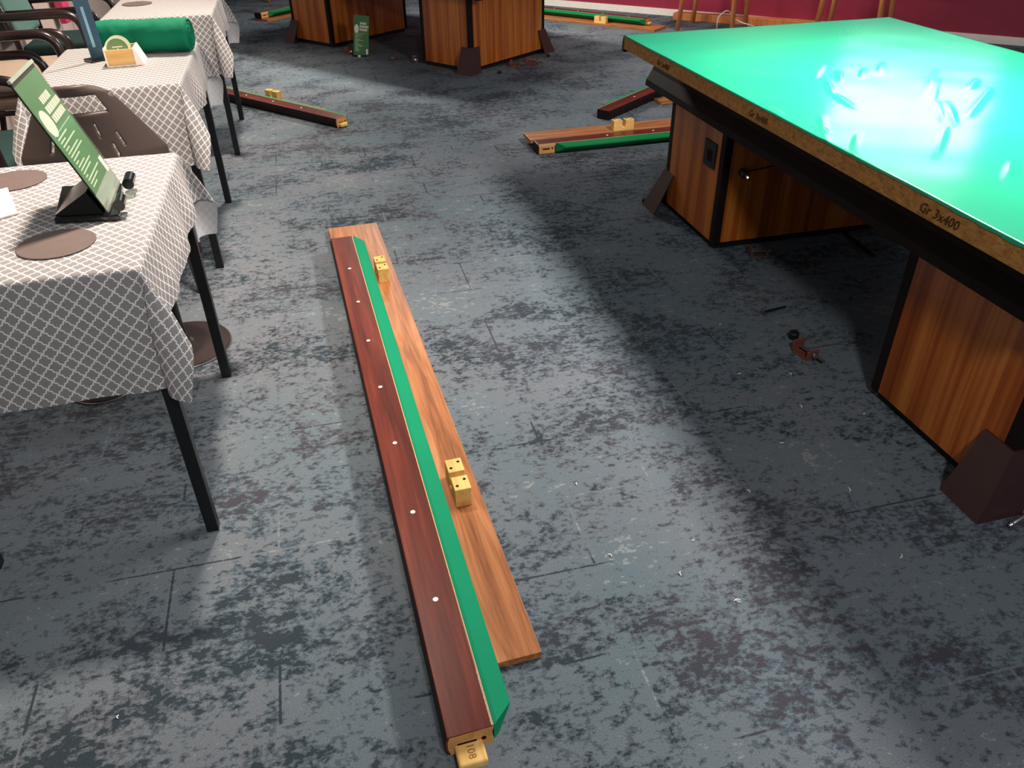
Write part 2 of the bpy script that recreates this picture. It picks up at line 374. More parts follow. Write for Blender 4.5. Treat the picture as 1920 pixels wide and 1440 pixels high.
def billiard_table(label, cx, cy, rz, detail):
    root = thing('billiard_table', label, 'billiard table', (cx, cy, 0), rz)
    hx, hy = .663, 1.218
    sl = bx('slate_bed', (-hx, -hy, .703), (hx, hy, .757), 'chipboard', root, .002)
    # cloth with a wavy cut edge, slightly over the bed's rim
    nx, ny = (150, 260) if detail else (20, 30)
    mb = MB(); rid = ridge_list() if detail else []
    xs = [-hx-.002]+[-hx-.001+(2*hx+.002)*i/(nx-2) for i in range(nx-1)]+[hx+.002]; ys = [-hy-.002]+[-hy-.001+(2*hy+.002)*j/(ny-2) for j in range(ny-1)]+[hy+.002]
    for j, y in enumerate(ys):
        for i, x in enumerate(xs):
            z = HT
            if detail:
                g = Vector((x+cx, y+cy))
                for a, b, w in rid:
                    if abs(g.x-(a.x+b.x)/2) < .25 and abs(g.y-(a.y+b.y)/2) < .3:
                        d, t = seg_d(g, a, b)
                        if d < .05: z += .0042*math.exp(-(d/w)**2)*math.sin(math.pi*min(1, max(0, t*.9+.05)))
                z += .0010*noise.noise(Vector((x*5, y*5, 3)))
            e = 0
            if i in (0, nx) or j in (0, ny): e = -.005-.006*abs(noise.noise(Vector((x*9, y*13, 1)))) if detail else -.004
            mb.v.append((x, y, z+e))
    for j in range(ny):
        for i in range(nx):
            a = j*(nx+1)+i; mb.f.append((a, a+1, a+nx+2, a+nx+1))
    clo = mb.build('cloth', 'table_felt', root, smooth=True)
    for p in clo.data.polygons:
        q, r_ = divmod(p.index, nx)
        if q in (0, ny-1) or r_ in (0, nx-1): p.use_smooth = False
    # rounded dark ends of the bed
    for s in (-1, 1):
        pr = [(0, .690), (.020, .690), (.020, .722), (.014, .745), (.004, .759), (0, .759)]
        MB().loft([[(x, s*(hy+q), z) for q, z in pr] for x in (-hx, hx)]).build('end_strip', 'rubber', root, smooth=False)
    # moulded side beams and cross beams of the frame
    for s in (-1, 1):
        pr = [(.50, .535), (.535, .535), (.530, .56), (.505, .60), (.49, .64), (.485, .703), (.44, .703), (.44, .56)]
        MB().loft([[(s*q, y, z) for q, z in pr] for y in (-hy-.03, hy+.03)]).build('frame_beam', 'dark_stain', root)
    for y in (-1.12, -.5, .5, 1.12): bx('cross_beam', (-.45, y-.03, .56), (.45, y+.03, .703), 'dark_stain', root)
    for s in (-1, 1):
        c = s*.820; d = .264; x0 = .465
        pd = MB().box((-x0+.008, c-d+.008, .028), (x0-.008, c+d-.008, .60)).build('pedestal', 'dark_stain', root)
        bx('plinth', (-x0+.02, c-d+.02, 0), (x0-.02, c+d-.02, .03), 'rubber', pd)
        for sx in (-1, 1):
            for sy in (-1, 1):       # dark corner posts
                ax, ay = sx*x0, c+sy*d
                bx('corner_post', (min(ax, ax-sx*.034), min(ay, ay-sy*.034), .028), (max(ax, ax-sx*.034), max(ay, ay-sy*.034), .58), 'dark_stain', pd, .002)
                if sy != s: continue
                # flared foot cover: two plates meeting at the corner
                def cov(out_b, out_t, lb, lt, th):
                    return [(ax+sx*out_b, ay+sy*out_b), ]
                ob, oy, ot, lb, lt, h = .085, .05, .006, .13, .10, .185
                for k in (0, 1):
                    def pt(o, l, th): 
                        o2 = oy if o == ob else ot
                        q = (o-th, o2-l) if k == 0 else (o-l, o2-th)
                        return q
                    quad = lambda o, l, z: [Vector((ax+sx*q[0], ay+sy*q[1], z)) for q in ((pt(o, 0, 0)), (pt(o, l, 0)), (pt(o, l, .006)), (pt(o, .006, .006)))]
                    MB().hexa(quad(ob, lb+ob*.1, 0), quad(ot, lt, h)).build('foot', 'foot_brown', pd)
        for sx in (-1, 1):           # striped veneer panels on the four faces
            bx('side_panel', (min(sx*x0, sx*(x0-.012)), c-d+.036, .034), (max(sx*x0, sx*(x0-.012)), c+d-.036, .56), 'zebra_wood', pd, .0015)
        for sy in (-1, 1):
            yy = c+sy*d
            bx('side_panel', (-x0+.036, min(yy, yy-sy*.012), .034), (x0-.036, max(yy, yy-sy*.012), .56), 'zebra_wood', pd, .0015)
        if detail and s == 1:
            a = PX(1322, 258, TBX-x0)-Vector((cx, cy, 0)); b = PX(1342, 305, TBX-x0)-Vector((cx, cy, 0))
            pl = bx('socket_plate', (-x0-.006, b.y, a.z-.10), (-x0, a.y-.015, a.z+.005), 'rubber', pd, .002)
            bx('socket_slot', (-x0-.0075, b.y+.03, a.z-.075), (-x0-.005, a.y-.05, a.z-.03), 'hole', pl)
            kp = PY(1390, 322, TBY+.555)-Vector((cx, cy, 0)); yf = c-d
            MB().lathe([(.004, 0), (.016, .004), (.020, .02), (.012, .05)], 16).build('knob', 'foot_brown', pd, smooth=True, loc=(kp.x, yf-.045, kp.z), rot=(R(-90), 0, 0))
            MB().lathe([(.0, 0), (.0035, .001), (.0035, .004)], 10).build('painted_glint', 'glint_glow', pd, loc=(kp.x+.004, yf-.047, kp.z-.008), rot=(R(90), 0, 0))  # small glowing disc stands in for the highlight on the knob
            MB().tube(bend([(kp.x+.01, yf-.03, kp.z+.01), (kp.x+.08, yf-.02, kp.z+.012), (kp.x+.2, yf-.03, kp.z+.03), (kp.x+.3, yf-.02, kp.z+.12)], .08), .003, 6).build('lead', 'rubber', pd, smooth=True)
    if detail:
        for (tx, px0, sz) in (('Gr 3x400', (1722, 395), .034), ('Gr 3x400', (1404, 214), .030), ('Gr 3x400', (1232, 121), .030)):
            p0 = PX(px0[0], px0[1], TBX-hx)-Vector((cx, cy, 0))
            M = Matrix(((0, 0, -1, -hx-.0008), (-1, 0, 0, p0.y), (0, 1, 0, .716), (0, 0, 0, 1)))
            textmesh('handwriting', tx, sz, 'ink', sl, M, shear=.2)
    return root
billiard_table('billiard table with bright green cloth stretched over the bare bed and handwriting on its edge', TBX, TBY, 0, True)
bt2 = billiard_table('stripped billiard table on two striped wood pedestals near the crimson wall', FC2.x, FC2.y, FAR_ROT, False)

# ------------------------------------------------------------------ cushion rails and apron boards
def cushion_rail(label, loc, rz, L, n_dots, spacing=.2925, tongue=0, dark=False, first=None, group=None, writing=None, tl=.03, short=False):
    """local: length along +Y from 0, dark outer side at x=0, cushion nose towards +x"""
    t = thing('cushion_rail', label, 'cushion rail', loc, rz, group)
    pr = [(.008, .0), (.001, .02), (.001, .042), (.006, .058), (.094, .060), (.094, .004)]
    MB().loft([[(x, y, z) for x, z in pr] for y in (0, L)]).build('rail_body', 'rail_wood', t, .0015)
    MB().loft([[(x, y, z) for x, z in [(.0066, .0), (-.0006, .02), (-.0006, .042), (.0045, .0575), (.010, .050), (.010, .0)]] for y in (.001, L-.001)]).build('outer_face', 'rail_side', t)
    bx('feather_strip', (.094, .002, .045), (.0962, L-.002, .0602), 'feather', t)
    cu = [(.096, .014, 0), (.096, .0595, 0), (.104, .0600, .1), (.138, .0500, .9), (.1425, .044, 1), (.139, .037, .95), (.108, .012, .2)]
    inset = .047
    MB().loft([[(x, y+s*inset*k, z) for x, z, k in cu] for y, s in (((.1 if short else 0), 1), ((L-.1) if short else L, -1))]).build('cushion', 'cushion_felt_dark' if dark else 'cushion_felt', t, .002)
    if short:                            # finished ends; raw butt faces beside the cushion
        for y, s in ((0, -1), (L, 1)):
            MB().loft([[(x, y+s*q, z) for x, z in [(.006, .0), (-.0006, .02), (-.0006, .042), (.0055, .0575), (.090, .0585), (.094, .05), (.094, .002)]] for q in (-.002, .004)]).build('end_cap', 'rail_side', t, .002)
            ya = .004 if s < 0 else L-.096
            e = bx('butt_face', (.0935, ya, .004), (.0955, ya+.092, .0575), 'raw_wood', t)
            bx('slot', (.0953, ya+.022, .026), (.0961, ya+.062, .034), 'hole', e)
            MB().lathe([(0.001, 0), (.005, 0), (.005, .0008)], 12).build('bolt_hole', 'hole', e, loc=(.0953, ya+(.078 if s < 0 else .012), .031), rot=(0, R(90), 0))
    for y, s in (() if short else ((0, -1), (L, 1))):       # raw wooden ends with a slot and a bolt hole
        e = MB().loft([[(x, y+s*q, z) for x, z in [(.011, .001), (.006, .02), (.006, .042), (.010, .055), (.0935, .0575), (.0935, .005)]] for q in (0, .0008)]).build('end_grain', 'raw_wood', t)
        MB().box((.024, min(y+s*.0008, y+s*.0014), .024), (.062, max(y+s*.0008, y+s*.0014), .032)).build('slot', 'hole', e)
        MB().lathe([(0, 0), (.005, 0), (.005, .0012)], 12).build('bolt_hole', 'hole', e, loc=(.076, y+s*.0006, .030), rot=(R(90) if s < 0 else R(-90), 0, 0))
    o = first if first is not None else (L-spacing*(n_dots-1))/2
    for i in range(n_dots):
        MB().lathe([(0, .0598), (.0062, .0598), (.0062, .0606), (0, .0606)][1:3], 14).build('sight_dot', 'white_dot', t, loc=(.050, o+i*spacing, 0))
    if tongue:
        y = 0 if tongue < 0 else L
        k = bx('tongue', (.018, y+(-tl if tongue < 0 else -.04), .006), (.074, y+(.04 if tongue < 0 else tl), .027), 'pine_block', t, .005, seg=3)
        if writing:
            M = Matrix(((0, 1, 0, .040), (-1, 0, 0, y-.003), (0, 0, 1, .0272), (0, 0, 0, 1)))
            textmesh('handwriting', writing, .021, 'pencil', k, M, .0003)
    return t
def rail_from(p_outer0, p_outer1, z0, **k):
    """rail whose outer lower edge runs from p_outer0 (local y=0) to p_outer1"""
    d = (p_outer1-p_outer0); rz = math.atan2(d.y, d.x)-math.pi/2
    return dict(loc=(p_outer0.x, p_outer0.y, z0), rz=rz)
def apron_board(label, loc, rz, L, Wd, blocks, bdx=None, th=.02, group=None):
    """local: length along +Y, width along +x; notched blocks stand on its top"""
    t = thing('apron_board', label, 'wooden board', loc, rz, group)
    bx('board', (0, 0, 0), (Wd, L, th), 'board_wood', t, .0015)
    for (xc, yc, a) in blocks:
        pr = [(-.064, 0), (.064, 0), (.064, .060), (.010, .060), (.010, .018), (-.010, .018), (-.010, .060), (-.064, .060)]
        Mx = Matrix.Translation((xc, yc, th)) @ Matrix.Rotation(a, 4, 'Z')
        b = MB().loft([[Mx @ Vector((x, y, z)) for y, z in pr] for x in (-.022, .022)]).build('notched_block', 'pine_block', t, .002)
        for yy in (-.048, -.026, .026, .048):
            xx = -.012 if yy in (-.048, .026) else .012
            MB().lathe([(.0, .0), (.0042, .0), (.0042, .0006)], 10).build('screw_hole', 'hole', b, loc=Mx @ Vector((xx, yy, .0602)))
    return t

# main rail lying on its board in the aisle
a0 = P(832, 1385, .08); a1 = P(618, 447, .08)
dv = (a1-a0); mr = math.atan2(dv.y, dv.x)-math.pi/2
L_MAIN = dv.to_2d().length
d0 = P(811.5, 1125, .08); first = (d0-a0).to_2d().dot(dv.to_2d().normalized())
cushion_rail('long dark red cushion rail with green nose lying on a board in the aisle', (a0.x, a0.y, .02), mr, L_MAIN, 7, .2885, -1, first=first, writing='108', tl=.044)
b0 = P(1016, 1222, .02); b1 = P(706, 417, .02); bd = (b1-b0); br_ = math.atan2(bd.y, bd.x)-math.pi/2
wv = Vector((math.cos(br_), math.sin(br_), 0)); Wm = .222
bl = []
for (px, py) in ((858, 888), (714, 492)):
    q = P(px, py, .08)-(b0-wv*Wm); yl = Vector((-wv.y, wv.x, 0))
    bl.append((q.dot(wv), q.dot(yl), 0))
o0 = b0-wv*Wm
apron_board('long oak board with two notched blocks under the aisle cushion rail', (o0.x, o0.y, 0), br_, bd.to_2d().length, Wm, bl)

# rail with its board laid on top, beside the green table
cushion_rail('short cushion rail with a raw slotted butt face lying before a notched board', (1.20, 4.353, 0), R(-88.9), 1.35, 3, .2875, first=.43, dark=True, short=True)
bk = P(1170, 246, .05)
ab = apron_board('raised board with one notched block right behind a short cushion rail', (1.186, 4.530, .030), R(-88.9), 1.34, .150, ((.122, bk.x-1.186, 0),))
for yy in (.15, 1.1): bx('foot_block', (.03, yy, -.030), (.12, yy+.08, 0), 'pine_block', ab)
# dark rail pointing at the billiard table
q0 = P(1143, 226); q1 = P(1250, 176)
g = rail_from(q0, q1, 0)
# outer dark face towards the camera: run from near end, cushion on the far side
def rail_cam(px0, px1, L, label, n, tongue=0, z0=0, flip=False, **kw):
    a = P(*px0, z0); b = P(*px1, z0); d = (b-a).normalized()
    if flip: a, d = a+d*L, -d
    rz = math.atan2(d.y, d.x)-math.pi/2
    return cushion_rail(label, (a.x, a.y, z0), rz, L, n, .2875, tongue, **kw)
rail_cam((1143, 226), (1252, 177), 1.35, 'short dark cushion rail end pointing out behind the green billiard table', 3, flip=True, first=.3875, short=True)
rail_cam((631, 241), (446, 196), 2.39, 'long cushion rail with tongue lying behind the cloth covered tables', 7, tongue=-1, first=.38)
# notched board behind the previous rail
a = P(631, 241); b = P(446, 196); d = (b-a).normalized(); nrm = Vector((d.y, -d.x, 0)); nrm = nrm if nrm.y > 0 else -nrm
s0 = a + d*.34 + nrm*.147; rz = math.atan2(d.y, d.x)-math.pi/2
xl = Vector((math.cos(rz), math.sin(rz), 0))
bp = P(512, 169, .08)-s0
apron_board('board with a notched block peeping over the rail behind the tables', (s0.x, s0.y, 0), rz, 1.6, .075, ((.04, bp.dot(d), 0),))

# far rails
e0 = P(1056, 41); e1 = P(1205, 58); d = (e1-e0).normalized(); e0 = e1-d*2.0
rz = math.atan2(-d.y, -d.x)-math.pi/2; xl = Vector((math.cos(rz), math.sin(rz), 0))
st = e1+d*.12
bb = P(1116, 42, .04)-st
apron_board('board with a notched block under the green rail by the crimson wall', (st.x, st.y, 0), rz, 2.3, .24, ((.045, bb.dot(-d), 0),))
sr = e1+xl*.235-d*.05
# rail on that board: cushion towards the room
rl = e1-d*2.2+xl*.235
cushion_rail('green nosed cushion rail lying on a board by the crimson wall', (rl.x, rl.y, .02), math.atan2(d.y, d.x)-math.pi/2, 2.15, 7, .2875, 1, dark=True)
# far left rail
f0 = P(500, 41); f1 = P(552, 30); d = (f1-f0).normalized()
rz = math.atan2(-d.y, -d.x)-math.pi/2; yl = -d; xl = Vector((math.cos(rz), math.sin(rz), 0))
n2 = Vector((-d.y, d.x, 0)); n2 = n2 if n2.y > 0 else -n2
L2 = 1.35
s0 = f0+d*0.0
apron_board('board under the far cushion rail beside the distant billiard table', tuple((s0-n2*.02+d*L2).to_2d())+(0,), math.atan2(-d.y, -d.x)-math.pi/2, L2, .22, ())
s1 = s0+n2*.165
rzc = math.atan2(d.y, d.x)-math.pi/2
cushion_rail('short cushion rail on a board beside the distant billiard table', (s1.x, s1.y, .02), rzc, L2, 3, .2875, 0, dark=True, first=.3875, short=True)

# ------------------------------------------------------------------ cloth covered tables on the left
def cafe_table(label, x0, x1, y0, y1, rz=0):
    cx, cy = (x0+x1)/2, (y0+y1)/2; hx, hy = (x1-x0)/2-.004, (y1-y0)/2-.004
    t = thing('cafe_table', label, 'table', (cx, cy, 0), rz, None)
    bx('table_top', (-hx, -hy, .722), (hx, hy, .746), 'dark_stain', t, .003)
    for sx in (-1, 1):
        for sy in (-1, 1):
            ax, ay = sx*(hx-.016), sy*(hy-.016)
            bx('leg', (ax-.015, ay-.015, 0), (ax+.015, ay+.015, .722), 'black_metal', t, .002)
    for s in (-1, 1):
        bx('apron', (-hx+.03, s*(hy-.02)-.01, .68), (hx-.03, s*(hy-.02)+.01, .722), 'black_metal', t)
        bx('apron', (s*(hx-.02)-.01, -hy+.03, .68), (s*(hx-.02)+.01, hy-.03, .722), 'black_metal', t)
    return t
def tablecloth(label, x0, x1, y0, y1, dx, dy, rz=0, seed=0, group=None):
    cx, cy = (x0+x1)/2, (y0+y1)/2; hx, hy = (x1-x0)/2, (y1-y0)/2; ZT = .750
    st = .0125; nx = int((2*hx+2*dx)/st); ny = int((2*hy+2*dy)/st); mb = MB(); mb.uv = []
    rn = Vector((seed*7.1, seed*3.3, 0))
    for j in range(ny+1):
        v = -hy-dy+(2*hy+2*dy)*j/ny
        for i in range(nx+1):
            u = -hx-dx+(2*hx+2*dx)*i/nx
            du = max(0, abs(u)-hx); dvv = max(0, abs(v)-hy); su = 1 if u > 0 else -1; sv = 1 if v > 0 else -1
            x = max(-hx, min(hx, u)); y = max(-hy, min(hy, v)); z = ZT
            if du > 0 or dvv > 0:
                r = math.hypot(du, dvv); th = math.atan2(dvv, du)
                if du > 0 and dvv > 0:
                    al = R(3)+R(17)*math.sin(2*th)**1.2; ps = th
                    k = .86+.14*abs(math.cos(2*th))
                    ox, oy = math.sin(al)*math.cos(ps), math.sin(al)*math.sin(ps)
                    # pleat: the fin wobbles sideways
                    w = .018*math.sin(3*math.pi*(th/(math.pi/2)))*min(1, r/.12)
                    x += su*(ox*r + w*math.cos(ps+math.pi/2)); y += sv*(oy*r + w*math.sin(ps+math.pi/2)); z -= math.cos(al)*r*k
                else:
                    # a straight drop with soft vertical waves
                    along = y if du > 0 else x; lim = hy if du > 0 else hx
                    fade = min(1, r/.12)
                    wv = noise.noise(Vector((along*6, seed*5.0+(7 if du > 0 else 0), su*3+sv)))*.022 + .006*math.sin(along*26+seed)
                    edge = min(1, (lim-abs(along))/.08)
                    out = R(3)
                    off = r*math.sin(out)+(wv+.012)*fade*edge*(1.0 if du > 0 else .55)
                    if du > 0: x += su*off
                    else: y += sv*off
                    z -= r*math.cos(out)
                # rounded rim
                z += .0
            mb.v.append((x, y, z+ (.0006*noise.noise(Vector((u*20, v*20, seed))) if du == 0 and dvv == 0 else 0))); mb.uv.append((u, v))
    for j in range(ny):
        for i in range(nx):
            a = j*(nx+1)+i; mb.f.append((a, a+1, a+nx+2, a+nx+1))
    o = mb.build('tablecloth', 'trellis_cloth', None, smooth=True, loc=(cx, cy, 0), rot=(0, 0, rz))
    d = o.modifiers.new('sub', 'SUBSURF'); d.levels = d.render_levels = 1
    return tag(o, label, 'tablecloth', group)
T1 = (-.95, -.395, 1.606, 2.385); T2 = (-1.012, -.462, 3.222, 4.025); T3 = (-1.0, -.445, 4.755, 5.54)
cafe_table('black legged table under the cloth with the tilted green menu', *T1)
tablecloth('grey trellis cloth under the tilted green menu stand', *T1, .155, .285, seed=1)
cafe_table('black legged table under the cloth carrying the green fabric roll', *T2)
tablecloth('grey trellis cloth under the green fabric roll and coaster box', *T2, .16, .30, seed=2)
cafe_table('black legged table beyond the green fabric roll', *T3)
tablecloth('grey trellis cloth on the table beyond the green fabric roll', *T3, .17, .30, seed=3)

def disc(name, label, cat, c, r, h, mat, z, group=None):
    o = MB().lathe([(r-.0015, 0), (r, .0008), (r, h-.0008), (r-.0015, h)], 48).build(name, mat, None, loc=(c.x, c.y, z)); return tag(o, label, cat, group)
ZC = .7512
disc('round_mat', 'round brown mat in front of the tilted menu stand', 'mat', P(106, 457, .752), .080, .003, 'mat_brown', ZC)
disc('round_mat', 'round brown mat beside the white paper on the menu table', 'mat', P(25, 339, .752), .080, .003, 'mat_brown', ZC)
disc('round_mat', 'round brown mat on the table beyond the green fabric roll', 'mat', P(257, 7, .752), .080, .003, 'mat_brown', ZC)
pp = [P(-60, 372, .754), P(14, 352, .754), P(33, 400, .754), P(-40, 420, .754)]
o = MB().hexa([Vector((q.x, q.y, ZC)) for q in reversed(pp)], [Vector((q.x, q.y, ZC+.004)) for q in reversed(pp)]).build('paper_pad', 'paper'); tag(o, 'white paper pad lying by the round mat', 'paper')

# menu stand on the first table
def menu_print(parent, M, w, h, seed):
    """local x across the card (0..w), y up the card (0..h)"""
    rnd = random.Random(seed)
    def q(name, x0, y0, x1, y1, mat='menu_print', z=.0012): MB().box((x0, y0, z-.0006), (x1, y1, z), M).build(name, mat, parent)
    n = 28
    rings = [[M @ Vector((  .042*w/.21+.030*(w/.21)*math.cos(2*math.pi*k/n), h-.100*(h/.3)+.034*(h/.3)*math.sin(2*math.pi*k/n), z)) for k in range(n)] for z in (.0006, .0014)]
    MB().loft(rings).build('emblem', 'cream', parent)
    for y, x0, x1 in ((.245, .09, .17), (.22, .085, .195), (.196, .085, .185)):
        # header words: rows of small letter-like strokes
        x = x0*w/.21
        while x < x1*w/.21:
            l = rnd.uniform(.008, .015)*w/.21; q('heading_letter', x, (y-.009)*h/.3, x+l, (y+.009)*h/.3, 'cream'); x += l+.004*w/.21
    q('rule', .02*w/.21, .170*h/.3, .19*w/.21, .1712*h/.3)
    for k in range(15):
        y = (.158-k*.0095)*h/.3; l = rnd.choice((.05, .07, .09, .11, .13))*w/.21
        if k % 4 == 3: l *= .4
        q('print_line', .025*w/.21, y, .025*w/.21+l, y+.0032*h/.3)
    q('corner_picture', .175*w/.21, .008*h/.3, .2*w/.21, .05*h/.3, 'paper')
ms = thing('menu_stand', 'tilted acrylic menu stand with a green card on the cloth', 'menu stand', (0, 0, 0))
bn = Vector((-.494, 1.893, .768)); bf = Vector((-.500, 2.112, .768)); tn = Vector((-.597, 1.90, 1.051)); tf = Vector((-.617, 2.11, 1.051))
q4 = [P(104, 420, .752), P(228, 413, .752), P(232, 352, .752), P(119, 358, .752)]
MB().hexa([Vector((q.x, q.y, ZC)) for q in q4], [Vector((q.x, q.y, ZC+.014)) for q in q4]).build('stand_base', 'acrylic_black', ms, .003)
ux = (bf-bn).normalized(); uy = (tn-bn); uy = (uy-ux*uy.dot(ux)).normalized(); uz = ux.cross(uy)
if uz.x < 0: ux = -ux; uz = -uz
Mc = Matrix((ux, uy, uz)).transposed().to_4x4(); org = bn if ux.y > 0 else bf; Mc.translation = org
hc = .312
MB().box((0, 0, -.002), (.215, hc, 0), Mc).build('card_back', 'acrylic_black', ms)
MB().box((.002, .004, 0), (.213, .045, .0005), Mc).build('clear_foot', 'sleeve', ms)
gcard = MB().box((.004, .045, 0), (.211, hc-.010, .0006), Mc).build('menu_card', 'menu_green', ms)
menu_print(gcard, Mc @ Matrix.Translation((.0, .035, .0003)), .215, .262, 4)
MB().box((0, 0, .002), (.215, hc, .0035), Mc).build('clear_cover', 'acrylic', ms)
MB().box((0, hc-.001, -.002), (.215, hc+.006, .004), Mc).build('top_edge', 'sleeve', ms)
# black wedge behind the card and the polished lip in front
MB().add([(-.505, 1.90, .765), (-.505, 2.11, .765), (-.615, 2.10, .765), (-.615, 1.92, .765), (-.535, 1.92, .812), (-.535, 2.10, .812)],
         [(0, 1, 2, 3), (0, 4, 5, 1), (1, 5, 2), (2, 5, 4, 3), (0, 3, 4)]).build('stand_wedge', 'acrylic_black', ms)
for ya, yb in ((1.895, 1.945), (2.04, 2.10)):
    MB().tube([(-.468, ya, .782), (-.471, yb, .782)], .0135, 16).build('clip', 'acrylic_black', ms, smooth=False)
    MB().tube([(-.4615, ya+.002, .7935), (-.4645, yb-.002, .7935)], .002, 8).build('clip_edge', 'steel', ms)
bx('lip', (-.475, 1.90, .764), (-.452, 2.10, .770), 'acrylic', ms, .002)

# rolled green fabric on the second table
rl_ = thing('fabric_roll', 'rolled up bolt of dark green billiard cloth on the table', 'fabric roll', (0, 0, 0))
rings = []; c0 = Vector((-.822, 3.86, .752+.066)); c1 = Vector((-.458, 3.80, .752+.065)); ax = (c1-c0).normalized(); sy = Vector((-ax.y, ax.x, 0)); N = 40
for i in range(46):
    t = i/45; c = c0.lerp(c1, t); ring = []
    for k in range(N):
        a = 2*math.pi*k/N
        r = .066+.0035*noise.noise(Vector((t*5, math.cos(a)*1.6, math.sin(a)*1.6)))+.0022*noise.noise(Vector((t*16, math.cos(a)*3, math.sin(a)*3+4)))
        if i in (0, 45): r *= .93
        rr_ = Vector((math.cos(a), math.sin(a)))
        zz = rr_.y*r*(.96)
        ring.append(c+sy*(rr_.x*r*1.05)+Vector((0, 0, max(zz, -.0655))))
    rings.append(ring)
MB().loft(rings).build('roll_body', 'roll_felt', rl_, smooth=True)
for e, cc in ((1, c1), (-1, c0)):
    pts = []
    for k in range(60):
        a = k*.35; r = .008+.052*k/60; pts.append(cc+ax*(.001*e)+sy*(math.cos(a)*r)+Vector((0, 0, math.sin(a)*r)))
    MB().tube(pts, .003, 5).build('spiral_edge', 'roll_felt', rl_, smooth=True)

# coaster box
cbx = thing('coaster_box', 'small bamboo box with white end holding round green coasters', 'coaster box', (-.712, 3.64, ZC), R(2))
bx('box_base', (-.058, -.06, 0), (.058, .06, .006), 'cream', cbx)
bx('box_front', (-.052, -.060, .004), (.052, -.052, .062), 'bamboo', cbx)
bx('box_back', (-.052, .052, .004), (.052, .060, .062), 'bamboo', cbx)
bx('box_end', (-.058, -.06, .004), (-.052, .06, .068), 'cream', cbx)
MB().hexa([Vector(p) for p in ((.050, -.062, .0), (.082, -.062, .0), (.082, .062, .0), (.050, .062, .0))], [Vector(p) for p in ((.050, -.062, .064), (.056, -.062, .064), (.056, .062, .064), (.050, .062, .064))]).build('box_label_end', 'paper', cbx)
for i in range(3):
    cst = MB().lathe([(.047, 0), (.047, .0018)], 32).build('beer_coaster', 'coaster_rim', None)
    cst.matrix_world = Matrix.Translation((-.722, 3.628+.014*i, ZC+.056)) @ Matrix.Rotation(R(8), 4, 'Z') @ Matrix.Rotation(R(66+2*i), 4, 'X')
    tag(cst, ('green faced round coaster with cream rim leaning on the bamboo front', 'cream rimmed coaster standing right behind the green faced coaster', 'rearmost cream rimmed coaster in the bamboo box')[i], 'coaster', 'coasters in the bamboo box')
    if True:
        MB().lathe([(.040, 0), (.040, .0022)], 32).build('coaster_face', 'coaster_green', cst)
        MB().box((-.018, .006, .0022), (.020, .010, .0026)).build('coaster_print', 'coaster_rim', cst)
        MB().box((-.001, -.030, .0022), (.004, .002, .0026)).build('coaster_print', 'coaster_rim', cst)
# tall blue card behind the box
tc = thing('table_card', 'tall narrow blue card standing behind the bamboo coaster box', 'card', (-.824, 3.738, ZC), R(40))
M = Matrix.Rotation(R(-4), 4, 'X')
MB().box((-.03, -.003, 0), (.03, .003, .40), M).build('card_panel', 'blue_card', tc)
MB().box((-.05, -.03, 0), (.05, .03, .010)).build('card_foot', 'acrylic_black', tc)
MB().box((-.012, -.0042, .05), (.0, -.003, .20), M).build('lettering_strip', 'blue_print', tc)

# ------------------------------------------------------------------ chairs
def armchair(label, x, y, z=0, rz=0, group=None, back='teal_fabric', seat='dark_teal', cat='armchair'):
    """faces local +x; the arms are bent tubes that run down into the front legs"""
    t = thing('armchair', label, cat, (x, y, z), rz, group)
    for s in (-1, 1):
        yy = s*.29
        MB().tube(bend([(-.27, yy, .66), (.22, yy, .665), (.27, yy, 0)], .09, 7), .021, 12).build('arm', 'arm_brown', t, smooth=True)
        MB().tube(bend([(-.36, yy, 0), (-.25, yy, .46), (-.36, yy, .98)], .12, 6), .016, 10).build('leg', 'arm_brown', t, smooth=True)
        MB().tube([(-.262, yy, .40), (.245, yy, .40)], .013, 8).build('side_rail', 'arm_brown', t, smooth=True)
    MB().box((-.26, -.255, .40), (.25, .255, .475)).build('seat', seat, t, .03, seg=4, smooth=False)
    Mb = Matrix.Translation((-.272, 0, .50)) @ Matrix.Rotation(R(-11), 4, 'Y')
    MB().box((-.032, -.26, .0), (.032, .26, .50), Mb).build('backrest', back, t, .028, seg=4)
    for xx in (-.2, .2): MB().tube([(xx, -.28, .395), (xx, .28, .395)], .012, 8).build('crossbar', 'arm_brown', t, smooth=True)
    return t
armchair('lower teal armchair of the stack of two beside the tables', -1.46, 4.74, 0, seat='beige_seat')
armchair('upper teal armchair of the stack of two beside the tables', -1.37, 4.74, .085, seat='beige_seat')
armchair('dark teal armchair pushed up beside the green fabric roll table', -1.42, 3.62, 0, back='dark_teal')
armchair('armchair by the mauve wall beyond the stack of two', -1.44, 6.05, 0)

